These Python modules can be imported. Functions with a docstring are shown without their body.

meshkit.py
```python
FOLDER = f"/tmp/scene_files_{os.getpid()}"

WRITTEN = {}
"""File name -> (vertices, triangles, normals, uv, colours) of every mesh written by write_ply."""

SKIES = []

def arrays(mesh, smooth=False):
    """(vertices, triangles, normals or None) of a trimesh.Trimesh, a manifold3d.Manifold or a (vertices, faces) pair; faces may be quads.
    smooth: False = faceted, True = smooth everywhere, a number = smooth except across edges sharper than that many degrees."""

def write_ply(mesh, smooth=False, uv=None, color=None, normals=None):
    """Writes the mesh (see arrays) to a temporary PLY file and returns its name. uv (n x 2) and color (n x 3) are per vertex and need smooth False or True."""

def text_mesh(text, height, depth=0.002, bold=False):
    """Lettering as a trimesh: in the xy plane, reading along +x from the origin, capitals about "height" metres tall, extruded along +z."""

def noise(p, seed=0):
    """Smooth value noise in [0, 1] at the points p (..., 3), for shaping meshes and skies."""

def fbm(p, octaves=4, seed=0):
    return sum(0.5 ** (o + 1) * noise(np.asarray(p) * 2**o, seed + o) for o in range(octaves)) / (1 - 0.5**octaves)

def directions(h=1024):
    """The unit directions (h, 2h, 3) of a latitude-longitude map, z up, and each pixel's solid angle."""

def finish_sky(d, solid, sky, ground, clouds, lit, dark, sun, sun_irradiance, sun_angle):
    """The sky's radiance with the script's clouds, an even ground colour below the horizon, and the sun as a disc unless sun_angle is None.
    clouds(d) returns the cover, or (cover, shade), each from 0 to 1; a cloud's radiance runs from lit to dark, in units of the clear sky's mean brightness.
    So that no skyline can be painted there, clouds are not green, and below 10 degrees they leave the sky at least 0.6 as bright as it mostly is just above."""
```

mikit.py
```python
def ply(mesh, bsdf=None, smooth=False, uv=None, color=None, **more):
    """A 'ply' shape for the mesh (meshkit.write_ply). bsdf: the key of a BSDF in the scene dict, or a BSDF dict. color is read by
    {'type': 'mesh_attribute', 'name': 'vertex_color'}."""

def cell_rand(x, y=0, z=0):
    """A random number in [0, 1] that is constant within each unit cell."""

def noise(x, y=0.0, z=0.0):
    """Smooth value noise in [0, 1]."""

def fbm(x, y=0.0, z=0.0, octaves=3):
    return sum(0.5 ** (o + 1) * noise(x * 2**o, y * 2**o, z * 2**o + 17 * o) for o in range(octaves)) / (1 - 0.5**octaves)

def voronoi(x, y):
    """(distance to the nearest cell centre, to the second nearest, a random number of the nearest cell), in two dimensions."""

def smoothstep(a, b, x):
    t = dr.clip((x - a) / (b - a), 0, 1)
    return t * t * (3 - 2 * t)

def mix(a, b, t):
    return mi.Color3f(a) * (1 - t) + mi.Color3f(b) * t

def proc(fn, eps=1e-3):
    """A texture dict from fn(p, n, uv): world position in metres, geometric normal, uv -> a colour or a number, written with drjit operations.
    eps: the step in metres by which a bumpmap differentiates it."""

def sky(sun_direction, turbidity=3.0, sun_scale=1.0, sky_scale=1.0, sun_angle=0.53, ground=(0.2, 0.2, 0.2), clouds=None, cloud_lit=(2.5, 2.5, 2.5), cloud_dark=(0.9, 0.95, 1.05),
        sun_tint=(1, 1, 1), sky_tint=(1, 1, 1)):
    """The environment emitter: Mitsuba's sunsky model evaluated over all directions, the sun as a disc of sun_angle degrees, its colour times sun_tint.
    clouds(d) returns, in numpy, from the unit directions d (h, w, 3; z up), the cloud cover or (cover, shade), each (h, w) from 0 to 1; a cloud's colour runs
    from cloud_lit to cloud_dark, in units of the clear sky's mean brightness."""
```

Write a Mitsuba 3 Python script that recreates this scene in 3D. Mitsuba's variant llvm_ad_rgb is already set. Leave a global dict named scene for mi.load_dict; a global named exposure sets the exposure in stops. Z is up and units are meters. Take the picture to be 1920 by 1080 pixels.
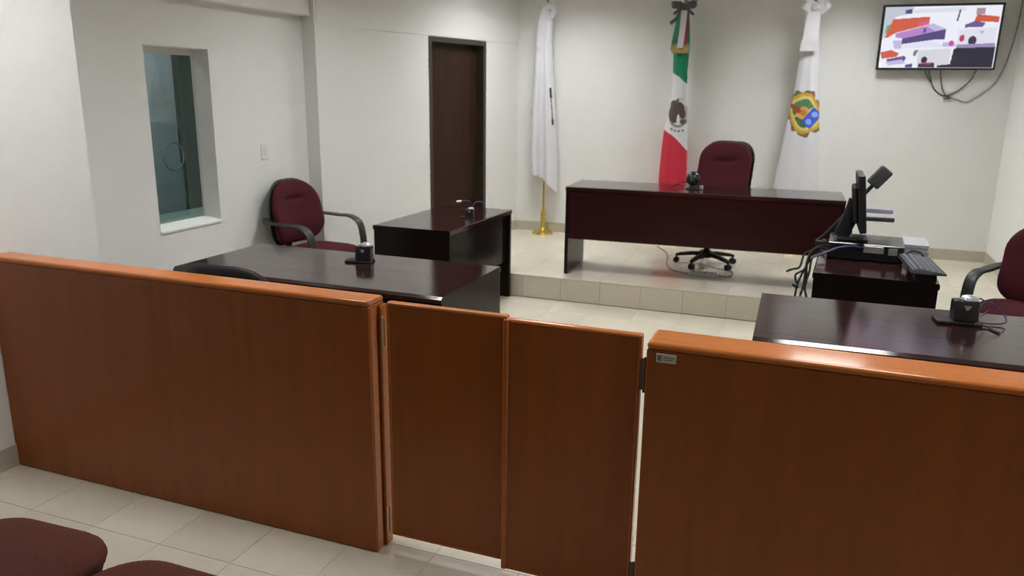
import math, random
import numpy as np
import trimesh
import manifold3d as m3
import mitsuba as mi
import drjit as dr
import mikit, meshkit
from mikit import proc, noise, fbm, cell_rand, smoothstep, mix

T = mi.ScalarTransform4f
random.seed(7)
rng = np.random.default_rng(7)
scene, labels = {}, {}
exposure = 0.13

# ------------------------------------------------------------------ camera
CAM = np.array([1.4017, -2.2869, 1.7141])
YAW, PITCH, ROLL, FPX = 0.3610, 0.2472, -0.0125, 1462.04
_f = np.array([-math.sin(YAW) * math.cos(PITCH), math.cos(YAW) * math.cos(PITCH), -math.sin(PITCH)])
_r = np.array([math.cos(YAW), math.sin(YAW), 0.0])
_d = np.cross(_f, _r)
_dn = -math.sin(ROLL) * _r + math.cos(ROLL) * _d
scene['camera'] = {'type': 'thinlens', 'aperture_radius': 0.0035, 'focus_distance': 2.7, 'fov': math.degrees(2 * math.atan(960 / FPX)), 'fov_axis': 'x', 'near_clip': 0.05, 'far_clip': 60.0,
                   'to_world': T().look_at(origin=CAM.tolist(), target=(CAM + _f).tolist(), up=(-_dn).tolist())}

# ------------------------------------------------------------------ lights: recessed ceiling panels over the well and the dais
CEIL = 2.78
PANELS = [(x, y) for y in (0.11, 2.62, 4.85) for x in (-0.97, 1.70)]
LIGHT = np.array([0.985, 1.0, 0.985]) * 30.0
BOOTH_FILL = np.array([0.8, 1.0, 0.97]) * 3.0  # radiance of the fill light added inside the booth

# ------------------------------------------------------------------ materials
def principled(c, rough=0.5, **k):
    base = c if isinstance(c, dict) else {'type': 'rgb', 'value': list(map(float, c))}
    return {'type': 'twosided', 'bsdf': {'type': 'principled', 'base_color': base, 'roughness': rough, **k}}

def mat(key, c, rough=0.5, **k):
    scene['mat_' + key] = principled(c, rough, **k)

def wall_fn(p, n, uv):
    m = fbm(p.x * 1.3 + 5, p.y * 1.3, p.z * 1.3) * 0.05 + noise(p.x * 60, p.y * 60, p.z * 60) * 0.02
    return mi.Color3f(0.755, 0.755, 0.742) * (0.965 + m)
mat('wall', proc(wall_fn), 0.75, specular=0.25)
mat('wall_plain', (0.72, 0.70, 0.66), 0.8, specular=0.2)
mat('ceiling', (0.78, 0.77, 0.74), 0.85, specular=0.2)

def tile_fn(shift, tint):
    def fn(p, n, uv):
        a = fbm(p.x * 4 + shift, p.y * 4, p.z * 4 + shift, 4)
        b = noise(p.x * 90 + shift, p.y * 90, p.z * 90)
        return mi.Color3f(0.555 * tint, 0.510 * tint, 0.418 * tint) * (0.93 + 0.11 * a + 0.03 * b)
    return fn
for i, t in enumerate((1.0, 0.965, 1.03)):
    mat(f'tile_{i}', proc(tile_fn(3.1 * i, t)), 0.24, specular=0.5)
for i, t in enumerate((0.86, 0.82, 0.9)):
    mat(f'skirt_tile_{i}', proc(tile_fn(9 + 2.7 * i, t)), 0.25, specular=0.4)
mat('grout', (0.50, 0.46, 0.385), 0.8)
mat('floor_far', proc(tile_fn(21, 0.98)), 0.2, specular=0.5)

def veneer_fn(p, n, uv):
    w = fbm(p.x * 30, p.y * 30, p.z * 1.2, 3)
    s = noise(p.x * 150, p.y * 150, p.z * 5)
    big = fbm(p.x * 2.2 + 4, p.y * 2.2, p.z * 0.5)
    k = 0.78 + 0.25 * w + 0.10 * s + 0.16 * big
    return mi.Color3f(0.245, 0.066, 0.0125) * k
mat('veneer', proc(veneer_fn), 0.3, specular=0.25, clearcoat=0.15, clearcoat_gloss=0.9)

def solid_fn(p, n, uv):
    w = fbm(p.x * 3, p.y * 40, p.z * 40, 3)
    return mi.Color3f(0.38, 0.110, 0.021) * (0.85 + 0.3 * w)
mat('solid_wood', proc(solid_fn), 0.16, specular=0.3, clearcoat=0.12, clearcoat_gloss=0.95)

def mahogany_fn(p, n, uv):
    w = fbm(p.x * 3.0, p.y * 34, p.z * 34, 3)
    return mi.Color3f(0.021, 0.0058, 0.0062) * (0.7 + 0.65 * w)
def mahogany_top_fn(p, n, uv):
    w = fbm(p.x * 3.0, p.y * 34, p.z * 34, 3)
    return mi.Color3f(0.072, 0.026, 0.028) * (0.7 + 0.65 * w)
mat('mahogany', proc(mahogany_fn), 0.2, specular=0.14)
scene['mat_mahogany_top'] = {'type': 'twosided', 'bsdf': {'type': 'roughplastic', 'diffuse_reflectance': proc(mahogany_top_fn), 'int_ior': 1.78, 'alpha': 0.022, 'nonlinear': True}}
mat('dark_laminate', (0.009, 0.006, 0.0055), 0.16, specular=0.11)
mat('mahogany_edge', (0.016, 0.006, 0.006), 0.2, specular=0.5)

def door_fn(p, n, uv):
    w = fbm(p.x * 30, p.y * 30, p.z * 1.5, 3)
    return mi.Color3f(0.026, 0.0125, 0.0075) * (0.75 + 0.5 * w)
mat('door', proc(door_fn), 0.45, specular=0.12)
mat('door_frame', (0.028, 0.022, 0.015), 0.4)

def fabric_fn(col):
    def fn(p, n, uv):
        s = noise(p.x * 420, p.y * 420, p.z * 420)
        b = fbm(p.x * 7, p.y * 7, p.z * 7)
        return mi.Color3f(*col) * (0.7 + 0.4 * s + 0.22 * b)
    return fn
mat('burgundy', proc(fabric_fn((0.053, 0.0092, 0.0140))), 0.9, sheen=0.1, specular=0.15)
mat('brown_fabric', proc(fabric_fn((0.070, 0.0215, 0.015))), 0.9, sheen=0.1, specular=0.15)
mat('black_plastic', (0.010, 0.010, 0.011), 0.5, specular=0.25)
mat('arm_plastic', (0.020, 0.021, 0.021), 0.42, specular=0.4)
mat('black_gloss', (0.010, 0.010, 0.013), 0.2, specular=0.5)
mat('dark_grey', (0.035, 0.036, 0.042), 0.4)
mat('key_grey', (0.075, 0.080, 0.097), 0.5)
mat('mid_grey', (0.20, 0.20, 0.21), 0.5)
mat('louvre', (0.75, 0.75, 0.75), 0.5)
mat('silver', (0.62, 0.63, 0.66), 0.3, metallic=0.7)
mat('chrome', (0.75, 0.75, 0.76), 0.15, metallic=1.0)
mat('brass', (0.72, 0.53, 0.13), 0.22, metallic=1.0)
mat('hinge_brass', (0.58, 0.48, 0.32), 0.4, metallic=0.8)
mat('hinge_brass_shaded', (0.10, 0.08, 0.055), 0.5, metallic=0.5)  # same brass as the left hinges, darkened to paint in the gap's shadow
mat('tag', (0.50, 0.48, 0.46), 0.5)
mat('tag_ink', (0.06, 0.06, 0.06), 0.6)
mat('paper', (0.34, 0.355, 0.385), 0.8)
mat('lavender', (0.38, 0.37, 0.56), 0.6)
mat('blue_cable', (0.035, 0.032, 0.11), 0.5)
mat('grey_cable', (0.24, 0.24, 0.24), 0.5)
mat('white_plastic', (0.70, 0.70, 0.69), 0.4)
mat('strip_plastic', (0.55, 0.55, 0.54), 0.45)
mat('booth_wall', (0.34, 0.42, 0.40), 0.8)
mat('booth_pale', (0.55, 0.62, 0.66), 0.8)
mat('booth_dark', (0.27, 0.36, 0.315), 0.7)
scene['mat_glass'] = {'type': 'thindielectric', 'int_ior': 1.5}
scene['mat_cloth'] = {'type': 'twosided', 'bsdf': {'type': 'principled', 'base_color': {'type': 'mesh_attribute', 'name': 'vertex_color'}, 'roughness': 0.7, 'sheen': 0.3, 'specular': 0.25}}

# ------------------------------------------------------------------ mesh helpers
def _oct(n=3):
    a = np.linspace(0, math.pi / 2, n + 1)
    return np.array([[math.cos(t) * math.cos(f), math.cos(t) * math.sin(f), math.sin(t)] for t in a for f in a])

def hull(pts):
    return trimesh.convex.convex_hull(np.asarray(pts))

def rbox(x0, x1, y0, y1, z0, z1, r=0.004, n=1):
    r = min(r, (x1 - x0) / 2.01, (y1 - y0) / 2.01, (z1 - z0) / 2.01)
    o = _oct(n) * r
    pts = []
    for sx in (0, 1):
        for sy in (0, 1):
            for sz in (0, 1):
                c = np.array([(x0 + r, x1 - r)[sx], (y0 + r, y1 - r)[sy], (z0 + r, z1 - r)[sz]])
                pts.append(c + o * [2 * sx - 1, 2 * sy - 1, 2 * sz - 1])
    return hull(np.vstack(pts))

def cat(*ms):
    return trimesh.util.concatenate([m for m in ms])

def lathe(profile, n=24):
    """profile: list of (radius, z), from bottom axis to top axis."""
    return trimesh.creation.revolve(np.array(profile, float), sections=n)

def cyl(p0, p1, r, n=12, r1=None):
    p0, p1 = np.asarray(p0, float), np.asarray(p1, float)
    d = p1 - p0; L = np.linalg.norm(d); d /= L
    a = np.cross(d, [0, 0, 1] if abs(d[2]) < 0.9 else [1, 0, 0]); a /= np.linalg.norm(a); b = np.cross(d, a)
    t = np.arange(n) * 2 * math.pi / n
    ring = np.cos(t)[:, None] * a + np.sin(t)[:, None] * b
    return hull(np.vstack([p0 + r * ring, p1 + (r if r1 is None else r1) * ring]))

def spline(pts, k=6):
    p = np.asarray(pts, float)
    if len(p) < 3: return p
    q = np.vstack([2 * p[0] - p[1], p, 2 * p[-1] - p[-2]])
    out = []
    for i in range(1, len(q) - 2):
        for t in np.linspace(0, 1, k, endpoint=False):
            a, b, c, d = q[i - 1], q[i], q[i + 1], q[i + 2]
            out.append(0.5 * (2 * b + (c - a) * t + (2 * a - 5 * b + 4 * c - d) * t * t + (3 * b - a - 3 * c + d) * t ** 3))
    out.append(p[-1])
    return np.array(out)

def sweep(points, section, up=(0, 0, 1), scale=None):
    """section: (k,2) closed polygon swept along points; closed ends."""
    p = np.asarray(points, float); s = np.asarray(section, float); k = len(s)
    t = np.gradient(p, axis=0); t /= np.linalg.norm(t, axis=1, keepdims=True) + 1e-12
    a = np.cross(t, np.broadcast_to(up, t.shape).astype(float))
    bad = np.linalg.norm(a, axis=1) < 1e-3
    if bad.any(): a[bad] = np.cross(t[bad], [0.02, 1, 0.03])
    a /= np.linalg.norm(a, axis=1, keepdims=True); b = np.cross(a, t)
    sc = np.ones(len(p)) if scale is None else np.asarray(scale)
    v = p[:, None] + sc[:, None, None] * (s[None, :, :1] * a[:, None] + s[None, :, 1:] * b[:, None])
    f = []
    for i in range(len(p) - 1):
        for j in range(k):
            q = [i * k + j, i * k + (j + 1) % k, (i + 1) * k + (j + 1) % k, (i + 1) * k + j]
            f += [[q[0], q[1], q[2]], [q[0], q[2], q[3]]]
    n = len(p) * k
    v = np.vstack([v.reshape(-1, 3), p[0], p[-1]])
    for j in range(k):
        f.append([n, (j + 1) % k, j]); f.append([n + 1, n - k + j, n - k + (j + 1) % k])
    m = trimesh.Trimesh(v, f, process=False)
    if m.volume < 0: m.invert()
    return m

def circle(r, n=8):
    t = np.arange(n) * 2 * math.pi / n
    return np.stack([r * np.cos(t), r * np.sin(t)], 1)

def ovalsec(w, h, n=12, p=3.0):
    t = np.arange(n) * 2 * math.pi / n
    c, s = np.cos(t), np.sin(t)
    return np.stack([w / 2 * np.sign(c) * np.abs(c) ** (2 / p), h / 2 * np.sign(s) * np.abs(s) ** (2 / p)], 1)

def tube(points, r, n=8, k=6):
    return sweep(spline(points, k), circle(r, n), up=(0.13, 0.27, 0.95))

def pad(outline, thick, p=2.6, rings=10, bulge=0.0):
    """A closed cushion: star-shaped outline (n,2) in xy, both faces rounded towards the rim; z from -thick/2 to +thick/2 (+bulge on top)."""
    o = np.asarray(outline, float); n = len(o); c = o.mean(0)
    v, rows = [], []
    rr = np.sin(np.linspace(0, math.pi / 2, rings + 1))
    def layer(sgn):
        ids = []
        for i in range(1, rings + 1):
            r = rr[i]; h = (max(1 - r ** (p * 2), 0)) ** (1 / 2.2)
            z = sgn * thick / 2 * h + (bulge * (1 - r * r) if sgn > 0 else 0)
            if sgn < 0 and i == rings: ids.append(rows_top[-1]); continue
            ids.append(len(v)); v.extend([[*(c + (q - c) * r), z] for q in o])
        return ids
    v.append([*c, thick / 2 + bulge]); rows_top = layer(1); v.append([*c, -thick / 2]); cb = len(v) - 1; rows_bot = layer(-1)
    f = []
    for ids, centre, flip in ((rows_top, 0, False), (rows_bot, cb, True)):
        for j in range(n):
            t = [centre, ids[0] + j, ids[0] + (j + 1) % n]; f.append(t[::-1] if flip else t)
        for a, b in zip(ids[:-1], ids[1:]):
            for j in range(n):
                q = [a + j, b + j, b + (j + 1) % n, a + (j + 1) % n]
                for t in ([q[0], q[1], q[2]], [q[0], q[2], q[3]]): f.append(t[::-1] if flip else t)
    m = trimesh.Trimesh(v, f, process=False)
    if m.volume < 0: m.invert()
    return m

def rounded_outline(w, h, r, n=12):
    """Counter-clockwise outline; r: one radius, or (bottom, top)."""
    rb, rt = (r, r) if np.isscalar(r) else r
    pts = []
    for cx, cy, a0, q in ((w / 2, h / 2, 0, rt), (-w / 2, h / 2, 90, rt), (-w / 2, -h / 2, 180, rb), (w / 2, -h / 2, 270, rb)):
        qx, qy = cx - math.copysign(q, cx), cy - math.copysign(q, cy)
        for t in np.radians(np.linspace(a0, a0 + 90, n)): pts.append([qx + q * math.cos(t), qy + q * math.sin(t)])
    P = np.array(pts); keep = [0]                                   # even spacing
    P = np.vstack([P, P[:1]]); s = np.r_[0, np.cumsum(np.linalg.norm(np.diff(P, axis=0), axis=1))]
    u = np.linspace(0, s[-1], 4 * n, endpoint=False)
    return np.stack([np.interp(u, s, P[:, 0]), np.interp(u, s, P[:, 1])], 1)

def M(x=0, y=0, z=0, rz=0.0):
    c, s = math.cos(rz), math.sin(rz)
    return np.array([[c, -s, 0, x], [s, c, 0, y], [0, 0, 1, z], [0, 0, 0, 1.0]])

def rot(axis, deg, point=(0, 0, 0)):
    return trimesh.transformations.rotation_matrix(math.radians(deg), axis, point)

def put(key, mesh, m, xf=None, smooth=35, **more):
    if xf is not None:
        mesh = mesh.copy(); mesh.apply_transform(xf)
    k, i = key, 0
    while k in scene:
        i += 1; k = f'{key}_{i:03d}'
    scene[k] = mikit.ply(mesh, 'mat_' + m, smooth=smooth, **more)
    return k

def lab(key, label, category=None, group=None, kind=None):
    d = {'label': label}
    if category: d['category'] = category
    if group: d['group'] = group
    if kind: d['kind'] = kind
    labels[key] = d

def struct(key, mesh, m, xf=None, smooth=False, label=None):
    k = put(key, mesh, m, xf, smooth)
    labels[k] = {'kind': 'structure'}
    if label: labels[k]['label'] = label
    return k

def quadbox(poly, z0, z1):
    """Vertical prism over a convex plan polygon."""
    p = np.asarray(poly, float)
    return hull(np.vstack([np.c_[p, np.full(len(p), z0)], np.c_[p, np.full(len(p), z1)]]))

# ------------------------------------------------------------------ the setting
XP, XW, XR = -1.913, -2.500, 3.03          # pier face, window-wall face, right-wall face
YB, BR = 5.987, 0.0277                     # back wall: y = YB + BR * x
YS, SH = 3.827, 0.193                      # front of the dais, its height
yb = lambda x: YB + BR * x
DW0, DW1 = (-2.353, 3.185), (-1.665, yb(-1.665))   # wall with the door, plan ends
BACK = -7.5
ZC = CEIL

P = 0.34                                   # tile pitch
g = 0.0011
def tile_mesh(w, d, h=0.008, ch=0.0008):
    v = np.array([[sx * w / 2, sy * d / 2, -h] for sx, sy in ((-1, -1), (1, -1), (1, 1), (-1, 1))] +
                 [[sx * w / 2, sy * d / 2, -ch] for sx, sy in ((-1, -1), (1, -1), (1, 1), (-1, 1))] +
                 [[sx * (w / 2 - ch), sy * (d / 2 - ch), 0] for sx, sy in ((-1, -1), (1, -1), (1, 1), (-1, 1))])
    f = [[8, 9, 10], [8, 10, 11]]
    for a, b in ((0, 4), (4, 8)):
        for j in range(4):
            q = [a + j, a + (j + 1) % 4, b + (j + 1) % 4, b + j]
            f += [[q[0], q[1], q[2]], [q[0], q[2], q[3]]]
    return trimesh.Trimesh(v, f, process=False)

_tile_cache = {}
def tile_dict(w, d, var):
    k = (round(w, 3), round(d, 3), var)
    if k not in _tile_cache:
        _tile_cache[k] = mikit.ply(tile_mesh(w, d), 'mat_' + var)
    return _tile_cache[k]

def lay(holder, x0, x1, y0, y1, z, ox, oy, var='tile', to=None, name='tile', left=None):
    """Tiles on a plane z over [x0,x1] x [y0,y1]; joints at ox + k P, oy + k P. to: 4x4 matrix of the plane."""
    n = 0
    for i in range(math.floor((x0 - ox) / P), math.ceil((x1 - ox) / P)):
        for j in range(math.floor((y0 - oy) / P), math.ceil((y1 - oy) / P)):
            xl = x0 if left is None else left(max(oy + j * P, y0), min(oy + (j + 1) * P, y1))
            a, b = max(ox + i * P, xl) + g, min(ox + (i + 1) * P, x1) - g
            c, d = max(oy + j * P, y0) + g, min(oy + (j + 1) * P, y1) - g
            if b - a < 0.012 or d - c < 0.012: continue
            pick = random.choice((0, 0, 1, 2))
            m = M((a + b) / 2, (c + d) / 2, z)
            if to is not None: m = to @ m
            k = f'{holder}__{name}' + (f'_{n:03d}' if n else ''); n += 1
            scene[k] = {**tile_dict(b - a, d - c, f'{var}_{pick}'), 'to_world': T(m.tolist())}
    return n

OX, OY = -0.13, 0.08
# floor: slab with the joints' colour, tiles over the part in view; plain tile-coloured floor farther back in the public area
YT = OY - 5 * P
struct('floor', cat(trimesh.creation.box(bounds=[[-2.8, YT, -0.20], [3.3, YS, -0.0022]])), 'grout')
dwx = lambda y: DW0[0] + (y - DW0[1]) * (DW1[0] - DW0[0]) / (DW1[1] - DW0[1])      # the door wall's x at y
lay('floor', XW, XR, YT, YS, 0.0, OX, OY, left=lambda a, b: XP if b < 0.7 else XW if a < DW0[1] else dwx(a))
put('floor__plain_area', trimesh.creation.box(bounds=[[-2.8, BACK - 0.1, -0.20], [3.3, YT, 0.0]]), 'floor_far', smooth=False)
# dais
dais_poly = [(-2.25, YS + 0.010), (XR + 0.2, YS + 0.010), (XR + 0.2, yb(XR) + 0.02), (-1.75, yb(-1.75) + 0.02)]
struct('dais', quadbox(dais_poly, 0.0, SH - 0.0022), 'grout', label='raised tiled platform with one step under the main desk')
lay('dais', -2.2, XR, YS, yb(XR), SH, OX, YS + 0.001, left=lambda a, b: dwx(a))
_front = np.array([[1, 0, 0, 0], [0, 0, -1, YS], [0, 1, 0, 0], [0, 0, 0, 1.0]])
lay('dais', -2.2, XR, 0.001, SH - 0.009, 0.0, OX, 0.0, 'tile', _front, 'riser_tile')
# walls
struct('wall_left_pier', trimesh.creation.box(bounds=[[-2.64, BACK, 0], [XP, 0.585, ZC]]), 'wall', label='near stretch of the left wall, standing well proud of the window wall')
# window wall with its opening
WY0, WY1, WZ0, WZ1 = 1.578, 2.141, 0.787, 1.9645
WB = XW - 0.142
parts = [trimesh.creation.box(bounds=b) for b in (
    [[WB, 0.585, 0], [XW, WY0, ZC]], [[WB, WY1, 0], [XW, 3.235, ZC]],
    [[WB, WY0, 0], [XW, WY1, WZ0]], [[WB, WY0, WZ1], [XW, WY1, ZC]])]
struct('wall_left', cat(*parts), 'wall', label='left wall with the observation window')
struct('wall_beam', trimesh.creation.box(bounds=[[XW - 0.05, 0.585, 2.272], [-2.396, 3.19, ZC]]), 'wall', label='shallow beam over the window')
# wall with the door: plan direction, opening along it
dw0, dw1 = np.array(DW0), np.array(DW1)
du = (dw1 - dw0) / np.linalg.norm(dw1 - dw0); dn = np.array([-du[1], du[0]])   # dn points into the wall (-x)
DL = np.linalg.norm(dw1 - dw0)
def dwp(s, t): return dw0 + s * du + t * dn
def dw_box(s0, s1, t0, t1, z0, z1):
    return quadbox([dwp(s0, t0), dwp(s1, t0), dwp(s1, t1), dwp(s0, t1)], z0, z1)
DS0, DS1, DZ = 1.363, 2.256, 2.200         # door opening along that wall
TH = 0.16
struct('wall_left_dais', cat(dw_box(0, DS0, 0, TH, 0, ZC), dw_box(DS1, DL + 0.2, 0, TH, 0, ZC), dw_box(DS0, DS1, 0, TH, DZ, ZC)), 'wall', label='wall with the dark door beside the dais')
put('wall_left_dais__lintel_band', dw_box(0.02, DL - 0.01, -0.008, 0.01, 2.206, 2.535), 'wall', smooth=False)
struct('wall_back', quadbox([(-1.8, yb(-1.8)), (XR + 0.2, yb(XR + 0.2)), (XR + 0.2, yb(XR) + 0.2), (-1.8, yb(XR) + 0.2)], 0, ZC), 'wall')
struct('wall_right', trimesh.creation.box(bounds=[[XR, BACK, 0], [XR + 0.16, yb(XR) + 0.1, ZC]]), 'wall')
struct('wall_rear', trimesh.creation.box(bounds=[[-2.8, BACK - 0.16, 0], [3.3, BACK, ZC]]), 'wall_plain')
# ceiling with recessed square fixtures: lamp panel above an egg-crate louvre
REC, NC = 0.045, 4
_slab = m3.Manifold.cube([6.1, 6.4 - BACK, 0.12]).translate([-2.8, BACK - 0.1, ZC])
for x, y in PANELS:
    _slab = _slab - m3.Manifold.cube([0.6, 0.6, 1.0]).translate([x - 0.3, y - 0.3, ZC - 0.5])
_sm = _slab.to_mesh()
struct('ceiling', trimesh.Trimesh(_sm.vert_properties[:, :3], _sm.tri_verts), 'ceiling')
for x, y in PANELS:
    zt = ZC + REC
    q = trimesh.Trimesh([[x - 0.3, y - 0.3, zt], [x + 0.3, y - 0.3, zt], [x + 0.3, y + 0.3, zt], [x - 0.3, y + 0.3, zt]], [[0, 2, 1], [0, 3, 2]], process=False)
    k = put('ceiling__light_panel', q, 'white_plastic', smooth=False)
    scene[k]['emitter'] = {'type': 'area', 'radiance': {'type': 'rgb', 'value': LIGHT.tolist()}}
    bl = []
    for i in range(NC + 1):
        o = -0.3 + i * 0.6 / NC
        bl += [trimesh.creation.box(bounds=[[x + o - .002, y - .3, ZC], [x + o + .002, y + .3, zt - .002]]), trimesh.creation.box(bounds=[[x - .3, y + o - .002, ZC], [x + .3, y + o + .002, zt - .002]])]
    put('ceiling__louvre', cat(*bl), 'louvre', smooth=False)

# skirting tiles
BB, BT = 0.104, 0.009
def skirting(key, p0, p1, z, n_in):
    """Tile skirting along the plan line p0->p1; n_in: unit normal into the room."""
    p0, p1, n_in = np.array(p0), np.array(p1), np.array(n_in, float)
    L = np.linalg.norm(p1 - p0); u = (p1 - p0) / L; n = 0
    back = quadbox([p0, p1, p1 + n_in * 0.005, p0 + n_in * 0.005], z, z + BB - 0.002)
    struct(key, back, 'grout')
    s = 0.0
    while s < L - 0.01:
        e = min(s + P, L)
        a, b = p0 + u * (s + g), p0 + u * (e - g)
        m = quadbox([a, b, b + n_in * BT, a + n_in * BT], z + 0.0005, z + BB)
        k = f'{key}__tile' + (f'_{n:03d}' if n else ''); n += 1
        scene[k] = mikit.ply(m, f'mat_skirt_tile_{random.choice((0, 0, 1, 2))}')
        s = e
bn = np.array([BR, -1.0]) / math.hypot(1, BR)
skirting('baseboard_back', (DW1[0] + 0.012, yb(DW1[0] + 0.012)), (XR, yb(XR)), SH, bn)
skirting('baseboard_left_dais', dwp(DS1 + 0.002, 0), dwp(DL - 0.002, 0), SH, -dn)
skirting('baseboard_left', (XP, -2.2), (XP, 0.58), 0.0, (1, 0))
skirting('baseboard_left_window', (XW, 0.59), (XW, 3.18), 0.0, (1, 0))
skirting('baseboard_right', (XR, YS + 0.01), (XR, yb(XR) - 0.012), SH, (-1, 0))

# observation window: sill, frame, pane; dim booth behind
GX = XW - 0.138
struct('window_1', cat(*[trimesh.creation.box(bounds=b) for b in (
    [[GX - 0.003, WY0, WZ1 - 0.042], [GX + 0.02, WY1, WZ1]], [[GX - 0.015, WY0, WZ0], [GX + 0.02, WY0 + 0.025, WZ1 - 0.042]],
    [[GX - 0.015, WY1 - 0.003, WZ0 + 0.03], [GX + 0.006, WY1, WZ1 - 0.042]], [[GX - 0.015, WY0, WZ0], [GX + 0.02, WY1, WZ0 + 0.030]])]), 'wall_plain', label='narrow observation window in the left wall')
pane = trimesh.Trimesh([[GX, WY0 + .02, WZ0 + .03], [GX, WY1 - .005, WZ0 + .03], [GX, WY1 - .005, WZ1 - .034], [GX, WY0 + .02, WZ1 - .034]], [[0, 1, 2], [0, 2, 3]], process=False)
put('window_1__pane', pane, 'glass', smooth=False)
sill = hull([[x, y, z] for y in (WY0, WY1) for x, z in ((GX + .02, WZ0), (XW + .012, WZ0 - .001), (GX + .02, WZ0 + .034), (XW + .004, WZ0 + .016), (XW + .012, WZ0 + .008))])
put('window_1__sill', sill, 'wall', smooth=False)
# booth (inside faces only matter)
bx0, by0, by1 = -4.7, 0.7, 4.9
struct('booth_room', cat(*[trimesh.creation.box(bounds=b) for b in (
    [[bx0 - .1, by0, 0], [bx0, by1, 2.6]], [[bx0, by1, 0], [-2.66, by1 + .1, 2.6]], [[bx0, by0 - .1, 0], [-2.66, by0, 2.6]],
    [[bx0, by0, 2.6], [-2.66, by1, 2.7]], [[bx0, by0, -.1], [-2.66, by1, 0]], [[-2.80, 3.3, 0], [-2.70, by1, 2.6]])]), 'booth_wall', label='dim booth behind the observation window')
put('booth_room__pale_curtain', rbox(-3.72, -3.69, 2.15, 3.06, 0, 2.4, .01), 'booth_pale')
put('booth_room__dark_cabinet', rbox(-4.6, -4.0, 3.45, 4.1, 0, 2.2, .01), 'booth_dark')
put('booth_room__counter', rbox(-3.35, -2.75, 1.9, 3.2, 0.70, 0.74, .01), 'booth_dark')
put('booth_room__fan_post', cyl([-3.45, 2.80, 0.0], [-3.45, 2.80, 1.10], .022, 12), 'booth_dark')
put('booth_room__fan_guard', trimesh.creation.torus(.11, .006).apply_transform(rot([0, 1, 0], 90)).apply_translation([-3.42, 2.70, 1.17]), 'booth_dark')
q = trimesh.Trimesh([[-3.6, 1.4, 2.58], [-3.0, 1.4, 2.58], [-3.0, 2.6, 2.58], [-3.6, 2.6, 2.58]], [[0, 2, 1], [0, 3, 2]], process=False)
k = put('booth_room__added_lamp', q, 'white_plastic', smooth=False)  # unseen light added so the booth behind the glass is not black
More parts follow.
